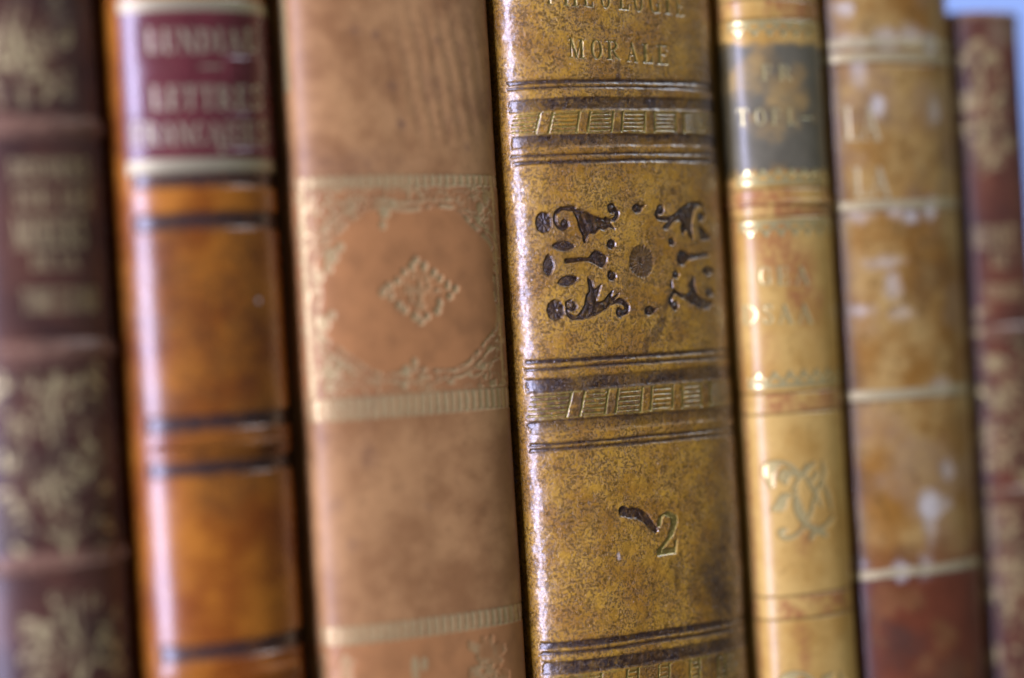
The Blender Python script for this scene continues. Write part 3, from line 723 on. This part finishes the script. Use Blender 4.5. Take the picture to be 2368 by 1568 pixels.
for pts, w, v in (([(1430, 520), (1450, 700), (1380, 860)], 12, .55), ([(1740, 600), (1735, 780)], 45, .6), ([(1480, 930), (1480, 1060)], 50, .4)):
    smear(c4, pts, w, v, soft=.5)
S, Z = b4.S, b4.Z
z2 = b4.z(1380, 1600)
b4.f['stain'] += .95 * smooth(3, 13, S + 2.5 * noise2(S, Z, 6, 41, 4)) * np.exp(-((Z - z2) / 9) ** 2)
b4.f['stain'] += .55 * smooth(8, 16, S + 3 * noise2(S, Z, 9, 42, 4)) * smooth(b4.z(760, 1600), b4.z(1000, 1600), Z)
b4.f['stain'] += .32 * smooth(.1, 1.0, noise2(S, Z, 12, 43, 4))
b4.f['stain'] += .35 * smooth(s_l - 2, s_l - 4.5, S)
b4.f['stain'] = np.clip(b4.f['stain'], 0, 1)
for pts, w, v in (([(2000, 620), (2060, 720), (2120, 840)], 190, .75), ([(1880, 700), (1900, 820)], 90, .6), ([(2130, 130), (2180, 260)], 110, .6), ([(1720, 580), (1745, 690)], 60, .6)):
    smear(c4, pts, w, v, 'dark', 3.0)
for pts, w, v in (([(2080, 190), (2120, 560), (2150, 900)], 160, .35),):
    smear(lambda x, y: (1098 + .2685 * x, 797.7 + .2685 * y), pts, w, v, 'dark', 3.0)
q = b4.uv(*c4(1240, 500)); sl = b4.sl(q[0] - 1, q[0] + 1, q[1] - 1, q[1] + 1)
b4.paint(sl, sd_ell(b4.S[sl], b4.Z[sl], *q, .22, .4) + .1 * noise2(b4.S[sl], b4.Z[sl], .4, 3), 'pale', .45, soft=.3)
dust = np.random.default_rng(11)
for k in range(60):
    s0, z0 = dust.uniform(b4.sv[0] + 4, b4.sv[-1] - 3), dust.uniform(-46, 50); a = dust.uniform(.04, .085)
    sl = b4.sl(s0 - .3, s0 + .3, z0 - .3, z0 + .3); b4.paint(sl, sd_ell(b4.S[sl], b4.Z[sl], s0, z0, a, a), 'pale', dust.uniform(.3, .9), soft=.08)
hx4 += .06 * noise2(S, Z, 3.2, 51, 3) + .022 * noise2(S, Z, .75, 52, 2)
for pz in (280, 926, 1560): b4.f['stain'] = np.clip(b4.f['stain'] + .5 * np.exp(-((Z - b4.z(pz, 1440)) / 4.2) ** 2) * smooth(-.3, .6, noise2(S, Z, 5, pz % 50, 4)) * (S > s_l), 0, 1)
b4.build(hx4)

# ------------------------------------------------------------------ book 5: pale honey calf, olive label
m5 = leather('honey_calf', (.53, .335, .088), (.43, .24, .050), gold=(.60, .52, .22), label=(.14, .125, .075), dark=(.055, .040, .012), rough=.36, spec=.4, gold_metal=.6, gold_rough=.3, mott=.12, grain=.02, gold_wear=.25, stain=(.32, .125, .040), mid=.35)
b5 = Book('slim honey coloured leather book with an olive label and a curling gilt ornament', 37.8, 54.6, -7.2, 4.6, 2.2, 93, m5, m5, .10)
lab = b5.new_part('title_label', None, 'olive green title label edged with gilt scallops')
z0, z1 = b5.z(408, 1790), b5.z(92, 1770)
l5 = b5.uv(1664, 250)[0]; m5s = b5.uv(1690, 250)[0]; sl = b5.sl(l5, b5.sv[-1] - 1.6, z0, z1); S, Z = b5.S[sl], b5.Z[sl]
b5.f['label'][sl] = np.clip(1 - .5 * smooth(.0, 1, noise2(S, Z, 5, 3, 4)), 0, 1) * smooth(0, 1.2, Z - z0 + .5 * noise2(S, Z, 1.5, 8)) * smooth(0, 1.2, z1 - Z + .5 * noise2(S, Z, 1.5, 9)); b5.lab[sl] = lab
b5.f['dark'][sl] = np.maximum(b5.f['dark'][sl], .9 * smooth(m5s + .4, m5s - .4, S))
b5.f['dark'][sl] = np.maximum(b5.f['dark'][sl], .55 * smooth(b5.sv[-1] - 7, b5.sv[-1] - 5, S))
def scallop(py, up, part, px, nrow=9):
    zc = b5.z(py, px); dz = 1 if up else -1
    sl = b5.sl(b5.sv[0] + 3.6, b5.sv[-1] - 1.5, zc - 3, zc + 3); S, Z = b5.S[sl], b5.Z[sl]
    per = 2.35; t = (S / per) % 1 - .5
    y = (Z - zc) * dz
    arc = abs(np.hypot(t * per, y - .35) - .95) - .17; arc = np.maximum(arc, .25 - y)
    dot = np.hypot(t * per, y - 1.65) - .36
    sd = np.minimum(np.minimum(abs(y) - .22, arc), dot)
    b5.paint(sl, sd, 'gold', 1, h=-.08, part=part); b5.paint(sl, sd - .12, 'dark', .55, soft=.3)
for py, up in ((52, False), (420, True), (512, False), (886, True)):
    scallop(py, up, b5.new_part('gilt_scallop', lab if py in (52, 420) else None), b5.mid(py) + 6)
for y0, y1 in ((2, 40), (436, 496), (906, 948), (1372, 1420)):
    p = b5.new_part('raised_band'); b5.band(y0, y1, .45, p, px=b5.mid(y0) + 8)
    za, zb = b5.z(y1, b5.mid(y0) + 8), b5.z(y0, b5.mid(y0) + 8); sl = b5.sl(-99, 99, za, zb)
    b5.f['stain'][sl] = .95 * smooth(-.5, .6, noise2(b5.S[sl], b5.Z[sl], 3, int(y0)))
    b5.hline(y0 - 3, 5, 'dark', .7, h=-.15, soft=.4, px=b5.mid(y0) + 8); b5.hline(y1 + 3, 5, 'dark', .7, h=-.15, soft=.4, px=b5.mid(y0) + 8)
p = b5.new_part('lettering', lab); b5.text('FR', 1760, 1832, 186, 36, p, .75, slope=.0, gap=.35)
p = b5.new_part('lettering', lab); b5.text('TOFL', 1705, 1842, 290, 38, p, .8, slope=-.01, gap=.4); b5.text('-', 1850, 1880, 290, 40, p)
p = b5.new_part('lettering'); b5.text('GEA', 1752, 1872, 660, 42, p, slope=-.02, gap=.3)
p = b5.new_part('lettering'); b5.text('DSAA', 1718, 1880, 750, 44, p, slope=-.02, gap=.25)
def fleuron(ox, oy, sc=1.0):
    """Curling gilt spray; coordinates are crop pixels of the photo (3.485 per photo pixel)."""
    p = b5.new_part('gilt_fleuron'); cv = lambda x, y: (1763 + x * .1658 * sc + ox, 1040 + y * .1658 * sc + oy)
    S_ = [([(40, 350), (60, 260), (150, 190), (270, 175), (380, 215), (470, 300)], (70, 110, 60, 30, 40, 60)),
          ([(120, 500), (100, 380), (150, 270), (230, 220)], (50, 90, 60, 20)), ([(250, 400), (270, 330), (330, 300), (420, 340), (500, 330)], (50, 50, 40, 40, 60)),
          ([(320, 440), (340, 370), (400, 340)], (70, 60, 20)), ([(430, 560), (500, 420), (600, 300), (720, 190)], (30, 40, 60, 40)),
          ([(560, 300), (650, 450), (740, 600), (820, 780)], (30, 40, 50, 30)), ([(830, 180), (860, 320), (800, 500), (740, 640), (680, 860), (640, 1000)], (30, 60, 40, 40, 50, 30)),
          ([(140, 830), (240, 790), (280, 700), (330, 640), (430, 640)], (30, 120, 110, 50, 20)), ([(480, 560), (460, 760), (520, 930), (620, 1040)], (30, 50, 60, 60)),
          ([(500, 700), (470, 790)], (60, 30)), ([(530, 780), (480, 860)], (60, 30)), ([(560, 860), (510, 940)], (60, 30)), ([(590, 920), (570, 1000)], (60, 30)),
          ([(270, 1180), (250, 1140), (310, 1120), (250, 1170), (310, 1230), (420, 1220), (520, 1150), (590, 1060)], (40, 50, 40, 50, 40, 40, 30, 30)),
          ([(600, 1040), (720, 1100), (850, 1160), (900, 1190)], (40, 80, 60, 40)), ([(680, 1230), (760, 1130), (880, 1060), (980, 940)], (50, 60, 40, 30)),
          ([(850, 480), (920, 640), (960, 820)], (30, 60, 30)), ([(620, 240), (600, 300)], (60, 40)), ([(760, 330), (700, 420)], (50, 40))]
    A = np.array([b5.uv(*cv(x, y)) for x, y in ((0, 130), (1000, 130), (0, 1300), (1000, 1300))])
    kk = abs(A[1, 0] - A[0, 0]) / 1000
    sl = b5.sl(A[:, 0].min() - 1, A[:, 0].max() + 1, A[:, 1].min() - 1, A[:, 1].max() + 1); S, Z = b5.S[sl], b5.Z[sl]
    sd = np.full(S.shape, 9.0)
    for pts, w in S_:
        q = [b5.uv(*cv(*t)) for t in curve(pts, 4)]
        sd = np.minimum(sd, sd_stroke(S, Z, q, list(np.interp(np.linspace(0, 1, len(q)), np.linspace(0, 1, len(w)), np.array(w) * kk))))
    b5.paint(sl, np.maximum(sd - .16, -sd - .02), 'dark', .5, soft=.15, h=-.12)
    b5.paint(sl, sd, 'gold', .75, h=-.14, part=p)
fleuron(0, 0); fleuron(42, 488)
for px, py, a, c_, d in ((1800, 575, 3.2, 4.5, .8), (1850, 640, 2.2, 6, .9), (1770, 790, .8, 3, .5), (1890, 700, 1.2, 4, .6), (1855, 1480, .7, 2.5, .9), (1865, 1250, 1, 1.5, .6), (1815, 60, 2, 1, .6)):
    q = b5.uv(px, py); sl = b5.sl(q[0] - 9, q[0] + 9, q[1] - 12, q[1] + 12); S, Z = b5.S[sl], b5.Z[sl]
    b5.paint(sl, sd_ell(S, Z, *q, a, c_) + .9 * noise2(S, Z, 3, int(px) % 50), 'stain', d, soft=2.0)
sE = b5.uv(1716, 800)[0]
b5.f['stain'] = np.maximum(b5.f['stain'], .75 * np.exp(-((b5.S - sE + .2) / .55) ** 2) * (b5.Z < z0))
b5.build()

# ------------------------------------------------------------------ book 6: worn brown calf with flaked spots
m6 = leather('worn_brown_calf', (.40, .255, .075), (.25, .115, .018), gold=(.64, .54, .28), label=(.14, .038, .014), pale=(.60, .57, .47), dark=(.05, .03, .02), rough=.32, gold_metal=.55, gold_rough=.36, mott=.10, coat=.3, grain=.03, gold_wear=.45, stain=(.28, .17, .075), mid=.9)
b6 = Book('worn brown leather book with flaked white spots, thin gold rules and a red-brown lower part', 54.9, 81.5, -8.0, 7.0, 2.1, 96, m6, m6, .14)
z1 = b6.z(1322, 2110); p = b6.new_part('title_label', None, 'smooth red-brown label at the foot of the visible spine')
sl = b6.sl(b6.sv[0] + 2, b6.sv[-1] - 1.5, -200, z1); b6.f['label'][sl] = 1; b6.lab[sl] = p
sl = b6.sl(b6.sv[0] + 2, b6.sv[-1] - 1.5, z1, z1 + 9); b6.f['label'][sl] = .75 * smooth(z1 + 8, z1, b6.Z[sl] + 2 * noise2(b6.S[sl], b6.Z[sl], 5, 3))
for py, t in ((98, 18), (132, 20), (470, 20), (905, 22), (1314, 20)):
    p = b6.new_part('gilt_rule'); b6.hline(py, t, 'gold', .95, h=.12, soft=.2, part=p, seed=int(py), px=b6.mid(py), wob=.12)
    b6.hline(py + 16, 6, 'dark', .6, h=-.1, soft=.6, px=b6.mid(py))
p = b6.new_part('lettering'); b6.text('LA', 1953, 2035, 325, 78, p, slope=-.02)
p = b6.new_part('lettering'); b6.text('LA', 1975, 2058, 455, 68, p, slope=-.02)
chips = ((1950, 22, 1.2, .8, 1), (1965, 98, 2.2, .9, 0), (2050, 88, 1.9, 1.4, 0), (2105, 80, 2.0, 1.3, 0), (2150, 98, 1.5, 1.3, 1), (1985, 165, 1.0, 2.0, 0), (2030, 245, 1.0, 1.3, 1), (2158, 255, 1.1, 1.5, 0), (2150, 482, 1.2, 1.4, 1), (1980, 500, 1.6, .7, 0), (2070, 490, 1.2, .8, 0), (2105, 500, 1.0, .8, 1),
         (2050, 608, 1.8, .6, 0), (2065, 660, 1.2, 1.7, 0), (1985, 718, 1.7, .7, 0), (2085, 725, 1.3, .7, 0), (2175, 895, 1.9, 1.1, 0), (2190, 1085, 1.3, 1.3, 0), (2150, 1170, 2.0, 2.1, 1), (2180, 1165, 1.3, 1.0, 0), (2150, 1215, .9, 2.0, 0), (2085, 1320, 1.2, 1.2, 1), (2140, 1310, .9, 1.4, 0), (1985, 1300, .9, .7, 0))
fl = b6.new_part('flaked_spot', None, 'whitish flakes where the leather surface is lost'); b6_sl = []
for px, py, a, c_, blue in chips:
    q = b6.uv(px, py); sl = b6.sl(q[0] - 4, q[0] + 4, q[1] - 5, q[1] + 5); S, Z = b6.S[sl], b6.Z[sl]
    b6.paint(sl, sd_ell(S, Z, *q, a, c_) + .3 * noise2(S, Z, 1.2, int(px + py) % 60), 'pale', .7 if blue else .42, soft=1.6, h=-.08, part=fl)
for pts, w in (([(2110, 1340), (2090, 1390), (2060, 1410)], .35), ([(2130, 1410), (2115, 1450), (2130, 1500), (2140, 1568)], .4), ([(2165, 1500), (2210, 1420)], .25)):
    q = [b6.uv(*t) for t in pts]; A = np.array(q); sl = b6.sl(A[:, 0].min() - 1, A[:, 0].max() + 1, A[:, 1].min() - 1, A[:, 1].max() + 1)
    b6.paint(sl, sd_stroke(b6.S[sl], b6.Z[sl], q, w), 'stain', .6, soft=.5)
for k in range(26):
    s0, z0 = rng.uniform(-9, 10), rng.uniform(-58, z1 - 1.5); a = rng.normal(1.3, .35); q = rng.uniform(1.5, 6)
    p0, p1 = (s0, z0), (s0 + q * math.cos(a), min(z0 + q * math.sin(a), z1 - .5))
    sl = b6.sl(min(p0[0], p1[0]) - 1, max(p0[0], p1[0]) + 1, min(p0[1], p1[1]) - 1, max(p0[1], p1[1]) + 1)
    b6.paint(sl, sd_stroke(b6.S[sl], b6.Z[sl], [p0, p1], .3) + .2 * noise2(b6.S[sl], b6.Z[sl], 1, k), 'stain', rng.uniform(.25, .7), soft=.5)
b6.f['dark'] += .45 * smooth(.0, .9, noise2(b6.S, b6.Z, 7, 75, 4)) * (b6.Z < z1)
b6.f['label'] *= 1 - .2 * smooth(.1, .9, noise2(b6.S, b6.Z, 6, 76, 4))
b6.f['dark'] += .35 * smooth(.25, 1, noise2(b6.S, b6.Z, 6, 71, 4))
b6.f['stain'] += .8 * smooth(.0, .8, noise2(b6.S, b6.Z, 8, 21)) * (b6.Z > z1)
b6.build()

# ------------------------------------------------------------------ book 7: low red-brown book at the right end
m7 = leather('russet_calf', (.14, .046, .020), (.075, .027, .015), gold=(.52, .41, .17), label=(.10, .02, .018), rough=.42, gold_metal=.5, gold_rough=.42, mott=.12, grain=.03, gold_wear=.35, stain=(.23, .15, .075), mid=.4)
b7 = Book('low red-brown leather book with worn gold tooling at the right end of the row', 81.8, 96.4, -6.2, 5, 2.2, 46.0, m7, m7, .14)
p = b7.new_part('gilt_flowers'); floral(b7, 2262, 170, 9, 11, p, 21, 1, 36, .72)
p = b7.new_part('gilt_flowers'); floral(b7, 2275, 330, 7, 10, p, 22, 1, 28, .72)
p = b7.new_part('lettering'); b7.text('OEUVRES', 2250, 2352, 575, 50, p, slope=-.02); b7.text('DE', 2295, 2330, 620, 36, p)
p = b7.new_part('lettering'); b7.text('CHIMIE', 2280, 2368, 692, 34, p, slope=-.02)
p = b7.new_part('gilt_flowers'); floral(b7, 2300, 940, 9, 15, p, 25, 1, 42, .72)
p = b7.new_part('gilt_flowers'); floral(b7, 2320, 1300, 9, 17, p, 26, 1, 44, .72)
for y0, y1 in ((752, 792), (1130, 1150)):
    p = b7.new_part('raised_band'); b7.band(y0, y1, .6, p, px=2300); za, zb = b7.z(y1, 2300), b7.z(y0, 2300)
    sl = b7.sl(-99, 99, za, zb); b7.f['stain'][sl] = .4
b7.f['stain'] = np.maximum(b7.f['stain'], .95 * smooth(40.5, 43, b7.Z + 1.5 * noise2(b7.S, b7.Z, 4, 5)) * smooth(-3, -1, b7.S))
b7.f['gold'] = np.maximum(b7.f['gold'], .6 * smooth(.38, .6, noise2(b7.S, b7.Z, 1.6, 61, 2)) * smooth(-.2, .5, noise2(b7.S, b7.Z, 9, 62, 2)))
b7.f['stain'] += .35 * smooth(.2, 1, noise2(b7.S, b7.Z, 7, 6))
b7.build()
# rolled leather cap along the top of the spine
n = 40; k = np.linspace(0, len(b7.px) - 1, n).astype(int); vs_, fs_ = [], []
for i in k:
    for j in range(10):
        a = 2 * math.pi * j / 10; r = .75
        vs_.append(((b7.px[i] + b7.nx[i] * (r * math.cos(a) - .45) - b7.cx) * MM, (b7.py[i] + b7.ny[i] * (r * math.cos(a) - .45) - b7.yf - b7.D) * MM, (b7.ztop - b7.zbot + .9 * r * math.sin(a)) * MM))
for i in range(n - 1):
    for j in range(10): fs_.append((i * 10 + j, i * 10 + (j + 1) % 10, (i + 1) * 10 + (j + 1) % 10, (i + 1) * 10 + j))
me = bpy.data.meshes.new('head_cap'); me.from_pydata(vs_, [], fs_); me.materials.append(plain('tan_cap_leather', (.24, .14, .07), .5, (.16, .08, .04), (1, 1, 1), 250))
for q in me.polygons: q.use_smooth = True
add_obj('head_cap', me, b7.root)
